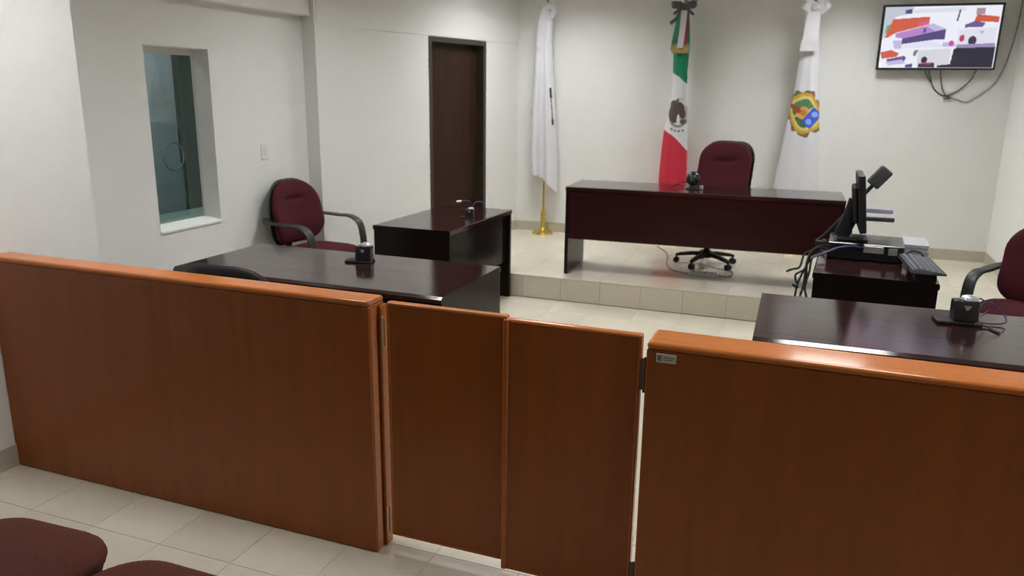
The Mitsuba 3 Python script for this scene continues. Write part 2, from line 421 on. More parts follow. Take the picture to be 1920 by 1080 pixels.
scene[k]['emitter'] = {'type': 'area', 'radiance': {'type': 'rgb', 'value': BOOTH_FILL.tolist()}}

# door leaf and frame
fw, fd = 0.045, 0.14
struct('door_1', dw_box(DS0 + fw, DS1 - fw, 0.090, 0.130, SH + 0.006, DZ - fw), 'door', label='dark brown wooden door')
frame = cat(dw_box(DS0, DS0 + fw, -0.004, fd, SH, DZ), dw_box(DS1 - fw, DS1, -0.004, fd, SH, DZ), dw_box(DS0 + fw, DS1 - fw, -0.004, fd, DZ - fw, DZ))
put('door_1__frame', frame, 'door_frame', smooth=False)

# light switch on the window wall
lk = 'light_switch'
put(lk + '__plate', rbox(XW, XW + 0.008, 2.625, 2.705, 1.185, 1.305, .003), 'white_plastic')
put(lk + '__rocker', rbox(XW + 0.007, XW + 0.012, 2.650, 2.680, 1.22, 1.27, .002), 'white_plastic')
lab(lk, 'small white light switch plate on the wall between the window and the corner', 'switch')

# ------------------------------------------------------------------ the bar: two panels and two swing gates
H = 0.993
def bar_panel(key, x0, x1, y0, y1, ang, ox, oy):
    xf = M(ox, oy, 0, ang)
    r = 0.013
    put(key + '__body', rbox(x0, x1, y0 + .0015, y1 - .0015, 0.0, H - 0.022, 0.004, 1), 'veneer', xf)
    put(key + '__cap', rbox(x0, x1, y0, y1, H - 0.024, H, r, 4), 'solid_wood', xf, smooth=50)
bar_panel('bar_panel', XP + 0.001, 0.0, 0.0, 0.110, -0.003, 0.0, 0.0)
put('bar_panel__edge_strip', rbox(-.001, .0015, 0.012, 0.052, 0.0, H - .03, .001), 'solid_wood', M(0, 0, 0, -.003))
put('bar_panel__gate_post', rbox(0.0, 0.012, 0.062, 0.108, 0.0, H - .03, .003), 'solid_wood', M(0, 0, 0, -.003))
lab('bar_panel', 'long orange-brown wooden bar panel running from the left wall to the gates', 'partition')
A2 = 0.9966
bar_panel('bar_panel_001', 0.0, XR - A2 - 0.004, 0.0, 0.150, -0.0075, A2, -0.066)
lab('bar_panel_001', 'orange-brown wooden bar panel with a small grey tag, on the right of the gates', 'partition')
tx = M(A2, -0.066, 0, -0.0075)
kt = put('bar_panel_001__tag', rbox(0.030, 0.090, -0.0022, 0.001, 0.934, 0.962, 0.001), 'tag', tx)
lab(kt, 'small grey inventory tag')
put('bar_panel_001__tag__mark', cat(rbox(0.034, 0.046, -0.003, -0.002, 0.940, 0.957, .0004), rbox(0.052, 0.084, -0.003, -0.002, 0.950, 0.953, .0004), rbox(0.052, 0.078, -0.003, -0.002, 0.943, 0.9455, .0004)), 'mid_grey', tx)

def gate(key, x0, x1, y0, z0, z1, hinge_x, hinge_z, leaf, metal, ang=0.0, stop=None):
    xf = M(0, 0, 0, ang)
    put(key + '__panel', rbox(x0 + .010, x1 - .010, y0 + .001, y0 + .031, z0 + .008, z1 - .010, .002), 'veneer', xf)
    put(key + '__top_edge', rbox(x0, x1, y0, y0 + .032, z1 - .012, z1, .007, 3), 'solid_wood', xf, smooth=50)
    put(key + '__bottom_edge', rbox(x0, x1, y0, y0 + .032, z0, z0 + .010, .002), 'solid_wood', xf)
    put(key + '__side_edge', rbox(x0, x0 + .012, y0 - .0005, y0 + .0325, z0 + .008, z1 - .010, .003), 'solid_wood', xf)
    put(key + '__side_edge', rbox(x1 - .012, x1, y0 - .0005, y0 + .0325, z0 + .008, z1 - .010, .003), 'solid_wood', xf)
    if stop: put(key + '__stop_strip', rbox(stop[0], stop[1], y0 - .007, y0 + .002, z0, z1, .003), 'solid_wood', xf)
    for z in hinge_z:
        lo, hi = (hinge_x - leaf[0], hinge_x + leaf[1])
        put(key + '__hinge', cat(cyl([hinge_x, y0 - .004, z], [hinge_x, y0 - .004, z + .105], .0056, 12), cyl([hinge_x, y0 - .004, z - .006], [hinge_x, y0 - .004, z], .004, 10), cyl([hinge_x, y0 - .004, z + .105], [hinge_x, y0 - .004, z + .111], .004, 10),
                                 rbox(lo, hi, y0 + .001, y0 + .004, z, z + .105, .0006)), metal, xf)
gate('swing_gate', 0.043, 0.503, 0.048, 0.062, 0.985, 0.028, (0.82, 0.075), (.003, .007), 'hinge_brass')
lab('swing_gate', 'hinged wooden gate leaf in the bar, next to the long left panel', 'gate')
gate('swing_gate_001', 0.506, 0.963, 0.032, 0.042, 0.980, 0.977, (0.800, 0.075), (.014, .0185), 'hinge_brass_shaded', stop=(0.498, 0.516))
lab('swing_gate_001', 'hinged wooden gate leaf in the bar, next to the right panel with the tag', 'gate')

# ------------------------------------------------------------------ tables and desks
def table(key, xf, x0, x1, y0, y1, h, label, cat_, modesty, panel_inset=0.0, mz=0.31, end_inset=(0.001, 0.001), round_edge=0.014, panel='dark_laminate'):
    long_x = modesty in ('near', 'far')
    pr = []
    for sy, yy in ((-1, y0 if long_x else x0), (1, y1 if long_x else x1)):
        pr += [(yy, h - round_edge), (yy - sy * round_edge, h)]
        pr.append((yy, h - .032))
    top = hull([[x, a, z] if long_x else [a, x, z] for x in ((x0, x1) if long_x else (y0, y1)) for a, z in pr])
    put(key + '__top', top, 'mahogany_top', xf, smooth=False)
    for a, b in ((x0, x1) if long_x else (y0, y1),):
        for e, w in ((a, -.0012), (b, .0012)):
            lo, hi = min(e, e + w), max(e, e + w)
            bd = [[u, v, z] if long_x else [v, u, z] for u in (lo, hi) for v, z in ((q, z) for q, z in pr)]
            put(key + '__edge_band', hull(bd), 'dark_laminate', xf, smooth=False)
    e0, e1 = end_inset
    ends = []
    if modesty in ('near', 'far'):
        ends = [(x0 + e0, x0 + e0 + .03, y0 + .006, y1 - .006), (x1 - e1 - .03, x1 - e1, y0 + .006, y1 - .006)]
        ym = y0 + .010 + panel_inset if modesty == 'near' else y1 - .035 - panel_inset
        md = (x0 + e0 + .03, x1 - e1 - .03, ym, ym + .02)
    else:
        ends = [(x0 + .006, x1 - .006, y0 + e0, y0 + e0 + .03), (x0 + .006, x1 - .006, y1 - e1 - .03, y1 - e1)]
        xm = x1 - .03 - panel_inset if modesty == 'right' else x0 + .01 + panel_inset
        md = (xm, xm + .02, y0 + e0 + .03, y1 - e1 - .03)
    for a, b, c, d in ends:
        put(key + '__end_panel', rbox(a, b, c, d, 0.004, h - .031, .002), 'dark_laminate', xf)
    put(key + '__modesty_panel', rbox(*md, mz, h - .031, .002), panel, xf)
    for a, b, c, d in ends:
        for u in ((c + .04, d - .04) if b - a < .05 else (a + .04, b - .04)):
            fx, fy = ((a + b) / 2, u) if b - a < .05 else (u, (c + d) / 2)
            put(key + '__foot', cyl([fx, fy, 0], [fx, fy, .006], .012, 10), 'black_plastic', xf)
    lab(key, label, cat_)

table('counsel_table', M(-0.1912, 0.9713, 0, -0.006), -1.646, 0.0, 0.0, 0.767, 0.75,
      'long glossy dark mahogany table behind the left bar panel, with a microphone on it', 'table', 'far', 0.05)
table('witness_table', M(-0.9274, 2.6309, 0, -0.0224), -0.6315, 0.0, 0.0, 1.163, 0.75,
      'small glossy dark mahogany table in front of the door, beside the step', 'table', 'right', 0.03, round_edge=.005)
table('counsel_table_001', M(1.2501, 0.915, 0, 0.0166), 0.0, 1.65, 0.0, 0.793, 0.75,
      'long glossy dark mahogany table behind the right bar panel', 'table', 'far', 0.05)
table('judge_desk', M(-0.499, 3.9955, SH, 0.0383), 0.0, 2.1795, 0.0, 0.602, 0.75,
      'wide dark mahogany desk on the raised dais in front of the flags', 'desk', 'near', 0.0, 0.3102, round_edge=.006, panel='mahogany')
table('computer_table', M(1.471, 2.300, 0, -0.05), 0.0, 0.635, 0.0, 1.16, 0.75,
      'small dark mahogany table carrying the computer, at the right', 'table', 'left', 0.03, round_edge=.006)

# ------------------------------------------------------------------ chairs
def armchair(key, x, y, z, yaw, label, bw=0.47, bz0=0.49, bz1=0.945, top_r=0.17, bot_r=0.12, seat_h=0.475, arms=True, crease=True, star_yaw=0.3, tilt=5.0, arm_t=.017, rim=1.05, size=1.0):
    """Swivel armchair facing local +x; z: height of the floor under it."""
    xf = M(x, y, z, yaw) @ np.diag([size, size, size, 1])
    # seat cushion
    o = rounded_outline(0.47, 0.48, (0.13, 0.13))
    s = pad(o, 0.085, 3.0, 9, 0.012); s.vertices[:, 2] -= 0.02 * np.clip((s.vertices[:, 0] - 0.14) / 0.1, 0, 1.0) ** 2
    put(key + '__seat', s, 'burgundy', xf @ M(0.03, 0, seat_h - 0.045), smooth=60)
    put(key + '__seat_pan', pad(o * 0.93, 0.035, 3, 5), 'black_plastic', xf @ M(0.03, 0, seat_h - 0.095), smooth=60)
    # backrest: outline in (y, z), thickness along x, curved
    hh = bz1 - bz0
    o = rounded_outline(bw, hh, (bot_r, top_r), 14)
    def shape(m, front):
        v = m.vertices.copy(); yy, zz, tt = v[:, 0], v[:, 1] + (bz0 + bz1) / 2, v[:, 2]
        zr = (zz - bz0) / hh
        xx = -0.185 + tt + 0.05 * (np.abs(yy) / (bw / 2)) ** 2 - 0.0 * zr
        if front and crease:
            xx = xx - 0.022 * np.exp(-((zr - 0.70) / 0.032) ** 2) * np.exp(-(yy / (bw * 0.22)) ** 4) * (tt > 0)
            xx = xx + 0.018 * np.exp(-((zr - 0.28) / 0.2) ** 2) * (tt > 0)
        m = trimesh.Trimesh(np.stack([xx, yy, zz], 1), m.faces, process=False)
        if m.volume < 0: m.invert()
        m.apply_transform(rot([0, 1, 0], -tilt, [-0.185, 0, seat_h]))
        return m
    put(key + '__backrest', shape(pad(o, 0.075, 3.2, 22, 0.0), True), 'burgundy', xf, smooth=70)
    sh_ = pad(o * rim, 0.035 + (rim - 1.05) * .5, 4.0, 8); sh_.vertices[:, 2] -= 0.036
    put(key + '__back_shell', shape(sh_, False), 'black_plastic', xf, smooth=60)
    put(key + '__back_bracket', sweep(spline([[-0.02, 0, seat_h - .10], [-.18, 0, seat_h - .105], [-.255, 0, seat_h - .03], [-.262, 0, bz0 + .16]]), ovalsec(.06, .014)), 'black_plastic', xf, smooth=40)
    if arms:
        for sg in (1, -1):
            yy = sg * (bw / 2 + 0.035)
            ah = seat_h + 0.185
            path = spline([[-0.235, sg * (bw / 2 - .02), ah + .018], [-0.17, yy, ah + .004], [-0.02, yy, ah], [0.09, yy, ah - .002], [0.165, yy, ah - .04], [0.192, yy, ah - .12], [0.195, yy, seat_h - .04], [0.16, sg * .22, seat_h - .085], [0.07, sg * .16, seat_h - .092]], 8)
            put(key + '__armrest', sweep(path, ovalsec(arm_t, .072), up=(0, sg, 0)), 'arm_plastic', xf, smooth=50)
    put(key + '__gas_column', cat(cyl([0, 0, .10], [0, 0, .24], .027, 16), cyl([0, 0, .24], [0, 0, seat_h - .10], .017, 16)), 'black_plastic', xf)
    base = key + '__star_base'
    bxf = M(x, y, z, star_yaw)
    arms5 = []
    for i in range(5):
        a = i * 2 * math.pi / 5; u = np.array([math.cos(a), math.sin(a), 0])
        arms5.append(sweep(np.array([u * .02 + [0, 0, .105], u * .14 + [0, 0, .098], u * .24 + [0, 0, .082], u * .275 + [0, 0, .072]]), ovalsec(.056, .038), scale=[1.1, .95, .8, .65]))
    put(base, cat(cyl([0, 0, .07], [0, 0, .135], .042, 16), *arms5), 'black_plastic', bxf)
    for i in range(5):
        a = i * 2 * math.pi / 5; u = np.array([math.cos(a), math.sin(a), 0]); w = np.array([-u[1], u[0], 0])
        c = u * .27 + [0, 0, .026]
        put(base + '__caster', cat(cyl(c + w * .006, c + w * .022, .026, 14), cyl(c - w * .022, c - w * .006, .026, 14), cyl(c + [0, 0, .02], c + [0, 0, .05], .008, 8)), 'black_plastic', bxf)
    lab(key, label, 'chair')

armchair('swivel_armchair', -2.149, 2.785, 0.0, -0.08, 'burgundy armchair with black loop arms in the corner by the window wall', bw=.49, bz1=.930, top_r=.20, size=1.1)
armchair('swivel_armchair_001', -1.05, 0.705, 0.0, math.pi / 2, 'armchair with only its dark rounded back showing over the left bar panel', bw=.50, bz1=.928, star_yaw=.5, rim=1.08)
armchair('swivel_armchair_002', 2.685, 3.12, 0.0, math.radians(-123), 'burgundy armchair with black loop arms at the right edge, behind the right table', bw=.40, bz0=.45, arm_t=.026)
armchair('swivel_armchair_003', 0.59, 4.88, SH, math.radians(-113), 'burgundy high-backed swivel chair behind the desk on the dais', bw=.52, bz0=.52, bz1=1.105, top_r=.17, bot_r=.10, arms=False, star_yaw=math.radians(178 - 72 * 2), tilt=9)

def visitor_chair(key, x, y, rz, label):
    xf = M(x, y, 0, rz)                                   # faces +y
    o = rounded_outline(0.515, 0.50, (0.10, 0.15), 16)
    put(key + '__seat', pad(o, 0.075, 3.4, 10, 0.012), 'brown_fabric', xf @ M(0, 0, 0.425), smooth=60)
    put(key + '__seat_pan', pad(o * .95, 0.03, 4, 5), 'black_plastic', xf @ M(0, 0, 0.385), smooth=60)
    b = pad(rounded_outline(.46, .28, (.08, .10), 12), .05, 3, 8); b.apply_transform(rot([1, 0, 0], 98)); b.apply_translation([0, -.335, .66])
    put(key + '__backrest', b, 'brown_fabric', xf, smooth=60)
    for sx in (-1, 1):
        put(key + '__leg', tube([[sx * .25, .21, 0], [sx * .24, .19, .2], [sx * .23, .16, .375]], .011), 'black_plastic', xf)
        put(key + '__leg', tube([[sx * .25, -.30, 0], [sx * .24, -.25, .37], [sx * .20, -.33, .6], [sx * .20, -.36, .72]], .011), 'black_plastic', xf)
    for yy in (.17, -.24): put(key + '__crossbar', cyl([-.235, yy, .37], [.235, yy, .37], .010, 8), 'black_plastic', xf)
    lab(key, label, 'chair')
visitor_chair('visitor_chair', -0.572, -1.060, 0.04, 'brown upholstered visitor chair at the lower left, nearest the left wall')
visitor_chair('visitor_chair_001', -0.038, -1.085, 0.0, 'brown upholstered visitor chair at the bottom edge, right of the other brown chair')

# ------------------------------------------------------------------ microphones
def desk_mic(key, x, y, z, rz, label, s=1.0, loops=True):
    xf = M(x, y, z, rz) @ np.diag([s, s, s, 1])
    put(key + '__body', hull(np.vstack([rbox(-.045, .045, -.036, .036, .012, .03, .006).vertices, rbox(-.047, .047, -.026, .034, .07, .095, .008, 2).vertices])), 'black_gloss', xf)
    put(key + '__base', rbox(-.105, .05, -.045, .045, 0, .014, .006, 2), 'black_plastic', xf)
    c = lathe([[0, .093], [.030, .093], [.034, .098], [.030, .108], [.016, .114], [0, .115]], 20)
    k = put(key + '__capsule', c, 'silver', xf @ M(.012, .004, 0)); lab(k, 'silvery round capsule')
    badge = hull([[a, -.034, b] for a, b in ((-.014, .078), (.014, .078), (.004, .060), (-.004, .060))] + [[a, -.031, b] for a, b in ((-.014, .078), (.014, .078), (.004, .060), (-.004, .060))])
    put(key + '__badge', badge, 'mid_grey', xf)
    lab(key, label, 'microphone')
desk_mic('desk_microphone', -0.945, 1.520, 0.75, 0.20, 'black desk microphone with a silvery top on the long left table')
desk_mic('desk_microphone_001', 2.095, 1.495, 0.75, 0.10, 'black desk microphone with trailing cables on the right table', 1.1)
put('desk_microphone_001__cable', cat(tube([[2.14, 1.52, .80], [2.19, 1.56, .84], [2.25, 1.55, .80], [2.26, 1.52, .765], [2.20, 1.50, .757], [2.14, 1.51, .76]], .0032, 6), tube([[2.13, 1.53, .85], [2.17, 1.58, .845], [2.20, 1.58, .80], [2.17, 1.55, .775]], .003, 6)), 'blue_cable')
put('desk_microphone_001__plug', cat(tube([[2.14, 1.46, .762], [2.18, 1.44, .757], [2.195, 1.40, .755], [2.21, 1.37, .755]], .005, 6), rbox(2.13, 2.165, 1.445, 1.475, .75, .768, .005)), 'dark_grey')
desk_mic('desk_microphone_002', -1.055, 3.262, 0.75, 0.3, 'black desk microphone on the small table in front of the door', 0.72)
put('desk_microphone_002__gooseneck', cat(tube([[-1.05, 3.27, .83], [-1.05, 3.27, .862], [-1.075, 3.26, .878], [-1.115, 3.24, .876]], .008, 8)), 'black_plastic')
k = put('desk_microphone_002__tip', cyl([-1.115, 3.24, .876], [-1.15, 3.225, .872], .011, 12), 'silver'); lab(k, 'shiny tip')
put('desk_microphone_002__cable', tube([[-1.04, 3.28, .84], [-1.01, 3.30, .872], [-.97, 3.32, .868], [-.95, 3.33, .82], [-.96, 3.34, .757]], .004, 6), 'blue_cable')

kx, ky = 0.505, 4.300
xf = M(kx, ky, SH + 0.75, 0)
put('table_webcam__head', (lambda s: (s.apply_scale([1, .9, 1.05]), s)[1])(trimesh.creation.icosphere(3, .058)), 'black_gloss', xf @ M(0, 0, .088))
put('table_webcam__stand', lathe([[0, 0], [.055, 0], [.056, .008], [.03, .016], [.022, .04], [0, .04]], 24), 'black_plastic', xf)
put('table_webcam__lens', cyl([0, -.050, .092], [0, -.056, .092], .02, 16), 'dark_grey', xf)
put('table_webcam__cable', tube([[-.04, .02, .05], [-.09, .03, .055], [-.13, .02, .03], [-.18, 0, .004]], .004, 6), 'black_plastic', xf)
lab('table_webcam', 'round black camera ball on the desk on the dais, beside the chair back', 'camera')
put('small_clip', rbox(kx + .055, kx + .085, ky - .02, ky + .02, SH + .75, SH + .785, .006), 'silver')
lab('small_clip', 'small shiny clip right of the round black camera on the dais desk', 'clip')

# ------------------------------------------------------------------ computer table
dx = M(1.545, 2.745, 0.75, -0.05)
put('desktop_computer__case', rbox(0.0, 0.42, 0.0, 0.37, 0.006, 0.105, .005), 'black_gloss', dx)
put('desktop_computer__rear_panel', rbox(0.20, 0.31, -.003, .001, 0.055, 0.095, .001), 'silver', dx)
put('desktop_computer__rear_panel', rbox(0.335, 0.385, -.003, .001, 0.050, 0.092, .001), 'mid_grey', dx)
for a in (.04, .38):
    for b in (.04, .33): put('desktop_computer__foot', cyl([a, b, 0], [a, b, .007], .012, 8), 'black_plastic', dx)
lab('desktop_computer', 'black flat desktop computer case lying on the small right table, under the monitor', 'computer')

# monitor seen edge-on, facing +x
mx = M(1.655, 2.900, 0.857, 0.0)
put('computer_monitor__base', rbox(-.055, .115, -.10, .10, 0, .014, .006, 2), 'black_plastic', mx)
put('computer_monitor__neck', sweep(spline([[-.035, 0, .01], [-.02, 0, .06], [.01, 0, .15], [.03, 0, .24]]), ovalsec(.09, .045), up=(0, 1, 0)), 'black_plastic', mx, smooth=40)
sc_ = rbox(-.022, .016, -.205, .205, 0.0, .34, .006, 2)
scr = rot([0, 1, 0], -7)
put('computer_monitor__housing', sc_, 'black_plastic', mx @ M(.078, 0, .065) @ scr)
put('computer_monitor__rear_bulge', rbox(-.05, -.02, -.13, .13, .05, .27, .02, 2), 'black_plastic', mx @ M(.078, 0, .065) @ scr)
put('computer_monitor__screen', rbox(.0155, .0172, -.19, .19, .02, .32, .0005), 'dark_grey', mx @ M(.078, 0, .065) @ scr)
lab('computer_monitor', 'black monitor seen edge-on, tilted back on top of the desktop computer', 'monitor')

# camera head on a slanting arm, behind the monitor
put('arm_camera__arm', tube([[1.492, 3.20, .775], [1.556, 3.20, .846], [1.70, 3.20, 1.043], [1.784, 3.20, 1.158]], .012, 10), 'black_plastic')
hd = rbox(-.067, .067, -.03, .03, -.043, .043, .012, 3)
put('arm_camera__head', hd, 'dark_grey', M(1.820, 3.20, 1.212) @ rot([0, 1, 0], -52))
put('arm_camera__base', rbox(1.478, 1.55, 3.15, 3.25, .75, .785, .01, 2), 'black_plastic')
lab('arm_camera', 'dark rectangular camera head on a black slanting arm, rising above the monitor', 'camera')

# bracket with two bars behind the monitor
put('display_bracket__post', rbox(1.672, 1.700, 3.24, 3.28, .75, 1.01, .005), 'black_plastic')
put('display_bracket__foot', rbox(1.62, 1.75, 3.20, 3.32, .75, .764, .004), 'black_plastic')
k = put('display_bracket__bar', rbox(1.685, 1.942, 3.245, 3.270, .921, .950, .006, 2), 'dark_grey'); lab(k, 'dark grey lower bar')
k = put('display_bracket__bar', rbox(1.685, 1.928, 3.245, 3.270, .975, 1.003, .006, 2), 'lavender'); lab(k, 'lavender upper bar')
lab('display_bracket', 'bracket with a lavender bar over a dark grey bar, sticking out behind the monitor', 'bracket')

# keyboard and papers
kb = M(2.030, 2.480, 0.0, 0.06)
tiltk = M(0, 0, .796) @ rot([0, 1, 0], 0)
put('keyboard__case', hull(np.vstack([rbox(-.085, .085, -.225, .225, 0, .012, .004, 2).vertices, rbox(-.083, -.03, -.22, .22, .01, .026, .004, 2).vertices])), 'dark_grey', kb @ tiltk)
kr = []
for i in range(5):
    for j in range(15):
        kr.append((i, j))
for n_, (i, j) in enumerate(kr):
    a, b = -.072 + i * .029, -.21 + j * .0282
    zz = .0255 if i < 2 else .0255 - (i - 1) * .0045
    m_ = rbox(a, a + .024, b, b + .023, zz - .006, zz + .006, .003)
    put('keyboard__key', m_, 'key_grey', kb @ tiltk, smooth=False)
lab('keyboard', 'dark grey keyboard at the right end of the small right table, by the armchair', 'keyboard')
put('document_tray__box', rbox(1.985, 2.09, 2.30, 2.68, .75, .795, .006, 2), 'black_plastic', M(0, 0, 0, 0))
lab('document_tray', 'flat black box that the keyboard rests on', 'box')
pm = M(2.075, 3.13, .75, -.05)
for i in range(9):
    put('paper_stack__sheet_bundle', rbox(-.085 + rng.uniform(-.006, .006), .055 + rng.uniform(-.006, .006), -.15, .17, i * .009, i * .009 + .0085, .001), 'paper' if i % 3 else 'mid_grey', pm, smooth=False)
lab('paper_stack', 'stack of white papers beside the desktop computer, behind the keyboard', 'paper')

# cables
def cable(key, paths, m, label, r=.005, cat_='cable', group=None):
    for i, p in enumerate(paths): put(key + '__strand', tube(p, r if np.isscalar(r) else r[i], 6), m)
    lab(key, label, cat_, group)
cable('cable_bundle', [
    [[1.56, 2.735, .83], [1.50, 2.70, .83], [1.455, 2.66, .80], [1.435, 2.62, .72], [1.43, 2.58, .60], [1.40, 2.52, .50], [1.36, 2.5, .49]],
    [[1.58, 2.735, .80], [1.48, 2.68, .82], [1.44, 2.64, .74], [1.445, 2.60, .62], [1.42, 2.55, .56], [1.43, 2.5, .46]],
    [[1.54, 2.73, .79], [1.47, 2.66, .77], [1.455, 2.60, .68], [1.44, 2.56, .60], [1.46, 2.52, .52], [1.44, 2.47, .42]],
    [[1.47, 2.72, .80], [1.42, 2.68, .78], [1.40, 2.62, .71], [1.36, 2.58, .70], [1.33, 2.6, .68]],
    [[1.46, 2.70, .79], [1.43, 2.63, .70], [1.38, 2.6, .66], [1.40, 2.55, .60], [1.37, 2.52, .62]],
    [[1.455, 2.65, .76], [1.40, 2.60, .62], [1.385, 2.56, .52], [1.35, 2.5, .475], [1.31, 2.5, .47]]], 'black_plastic', 'tangle of black cables hanging off the left side of the small right table', .0065)
cable('blue_cable', [[[1.745, 2.722, .835], [1.68, 2.70, .845], [1.60, 2.66, .835], [1.52, 2.62, .80], [1.46, 2.60, .775]]], 'blue_cable', 'dark blue cable arching across the back of the desktop computer', .007)
cable('mouse_cable', [[[1.99, 2.83, .80], [2.02, 2.86, .815], [2.06, 2.85, .812], [2.075, 2.80, .80]]], 'black_plastic', 'short black cable loop behind the keyboard', .006)

# power strip and cable on the dais floor under the judge's desk
put('power_strip__body', rbox(-.115, .115, -.025, .025, 0, .035, .006, 2), 'strip_plastic', M(0.63, 4.40, SH, 0.1))
for a in (-.08, -.03, .02, .07): put('power_strip__socket', cyl([a, 0, .034], [a, 0, .037], .015, 12), 'dark_grey', M(0.63, 4.40, SH, 0.1))
lab('power_strip', 'pale power strip on the floor beneath the dais desk, under the chair base', 'power strip')
cable('floor_cable', [[[0.02, 5.55, SH + .006], [0.16, 5.28, SH + .006], [0.22, 5.0, SH + .006], [0.26, 4.72, SH + .006], [0.36, 4.50, SH + .006], [0.50, 4.41, SH + .01]],
                      [[0.75, 4.42, SH + .015], [0.84, 4.44, SH + .006], [0.86, 4.6, SH + .006], [0.80, 4.75, SH + .006], [0.83, 4.9, SH + .006]]], 'grey_cable', 'thin grey cable curving over the dais floor behind the desk', .005)

# ------------------------------------------------------------------ television on the back wall
TVX0, TVX1, TVZ0, TVZ1 = 1.877, 2.846, 1.948, 2.516
tvw, tvh = TVX1 - TVX0, TVZ1 - TVZ0
tv = M((TVX0 + TVX1) / 2, yb(2.36) - 0.082, TVZ0, BR) @ rot([1, 0, 0], 3.5)
b_ = 0.020
put('television__housing', rbox(-tvw / 2, tvw / 2, -.028, .022, 0, tvh, .006, 2), 'black_gloss', tv)
put('television__rear_cover', rbox(-.30, .30, .02, .045, .06, .40, .012, 2), 'black_plastic', tv)
put('television__wall_mount', rbox(-.22, .22, .010, .080, .14, .36, .004), 'black_plastic', M((TVX0 + TVX1) / 2, yb(2.36) - 0.078, TVZ0, BR))
# screen picture: four views of a meeting, painted as flat colour areas in the screen's own coordinates
nu, nv = 192, 110
U, V = np.meshgrid(np.linspace(0, 1, nu), np.linspace(0, 1, nv))          # V from the top
W_, O_, Pu, Nv, La, Wh, Bk, Rd = (.90, .91, 1.0), (.66, .115, .06), (.50, .25, .62), (.09, .07, .22), (.56, .52, .78), (1.0, 1.0, 1.08), (.028, .025, .042), (.55, .05, .16)
img = np.ones((nv, nu, 3)) * W_
def poly(pts, c, soft=None):
    p = np.asarray(pts, float); inside = np.zeros(U.shape, bool); j = len(p) - 1
    for i in range(len(p)):
        (xi, yi), (xj, yj) = p[i], p[j]
        hit = ((yi > V) != (yj > V)) & (U < (xj - xi) * (V - yi) / (yj - yi + 1e-12) + xi)
        inside ^= hit; j = i
    img[inside] = c
def ell(cx, cy, rx, ry, c): img[((U - cx) / rx) ** 2 + ((V - cy) / ry) ** 2 < 1] = c
poly([(0, 0), (.25, 0), (.25, .1), (.1, .16), (0, .55)], (.55, .60, .68)); poly([(.03, .30), (.07, .28), (.07, .40), (.02, .44)], (.15, .38, .18))
poly([(.18, .05), (.24, .04), (.24, .11), (.18, .12)], Nv)
poly([(.24, .05), (.70, .02), (.70, .09), (.24, .11)], (.74, .78, .86))
poly([(.08, .20), (.40, .165), (.40, .29), (.12, .42), (.05, .50), (.02, .50)], O_); poly([(.30, .25), (.40, .22), (.40, .29), (.30, .32)], (.75, .12, .25))
poly([(.12, .43), (.40, .30), (.55, .37), (.20, .52), (.12, .50)], Pu); poly([(.36, .30), (.44, .28), (.56, .37), (.46, .40)], La)
poly([(.18, .52), (.55, .37), (.55, .54), (.46, .54), (.18, .61)], Nv); poly([(.36, .36), (.38, .35), (.38, .42), (.36, .43)], Nv)
poly([(.10, .55), (.18, .55), (.18, .68), (.12, .68)], La); poly([(.18, .63), (.44, .55), (.54, .62), (.54, .66), (.18, .68)], (.80, .80, .96))
poly([(.54, .58), (.64, .58), (.66, .66), (.54, .66)], La); ell(.615, .60, .022, .045, (.62, .08, .36))
poly([(.645, .06), (.66, .06), (.645, .24), (.63, .24)], (.10, .11, .16))
poly([(.79, .04), (.86, .04), (.86, .14), (.79, .14)], (.42, .30, .36)); poly([(.80, .14), (.985, .18), (.985, .27), (.78, .25)], O_)
poly([(.71, .30), (.80, .24), (.88, .28), (.86, .34), (.71, .35)], (.16, .11, .32)); poly([(.66, .38), (.98, .35), (.985, .64), (.66, .64)], (.80, .79, .90))
ell(.70, .52, .022, .055, Rd); ell(.79, .56, .035, .075, (.05, .04, .08)); ell(.86, .42, .018, .025, (.50, .52, .56)); poly([(.66, .62), (.985, .60), (.985, .67), (.66, .68)], (.36, .28, .50))
poly([(0, .74), (.06, .72), (.09, .70), (.17, .76), (.15, .82), (.02, .85)], O_); poly([(.06, .86), (.22, .80), (.24, .84), (.22, .90), (.08, .93)], (.14, .09, .30)); poly([(.06, .90), (.2, .86), (.24, .93), (.08, .96)], La)
poly([(.30, .71), (.34, .70), (.32, .80), (.295, .80)], (.20, .22, .28)); ell(.01, .955, .025, .05, Wh); poly([(.24, .95), (.3, .93), (.3, 1), (.24, 1)], Nv)
poly([(.34, .71), (.62, .68), (.62, .94), (.50, .98), (.34, .96)], (.72, .71, .77)); ell(.40, .87, .028, .055, (.03, .025, .04)); poly([(.355, .93), (.49, .91), (.50, 1), (.35, 1)], (.05, .04, .06)); poly([(.36, .92), (.47, .91), (.47, .935), (.36, .945)], (.50, .06, .24))
poly([(.645, .68), (.99, .66), (.99, 1), (.52, 1), (.52, .96), (.63, .94)], Bk)
sv = np.stack([-tvw / 2 + b_ + U * (tvw - 2 * b_), np.full(U.shape, -.0292), tvh - b_ - V * (tvh - 2 * b_)], -1).reshape(-1, 3)
idx = np.arange(nu * nv).reshape(nv, nu)
a_, b2, c_, d_ = idx[:-1, :-1].ravel(), idx[:-1, 1:].ravel(), idx[1:, 1:].ravel(), idx[1:, :-1].ravel()
sf = np.vstack([np.stack([a_, d_, c_], 1), np.stack([a_, c_, b2], 1)])
sm = trimesh.Trimesh(sv, sf, process=False); sm.apply_transform(tv)
scene['television__screen'] = mikit.ply(sm, 'mat_black_plastic', color=img.reshape(-1, 3) * 0.84)
scene['television__screen']['emitter'] = {'type': 'area', 'radiance': {'type': 'mesh_attribute', 'name': 'vertex_color'}}
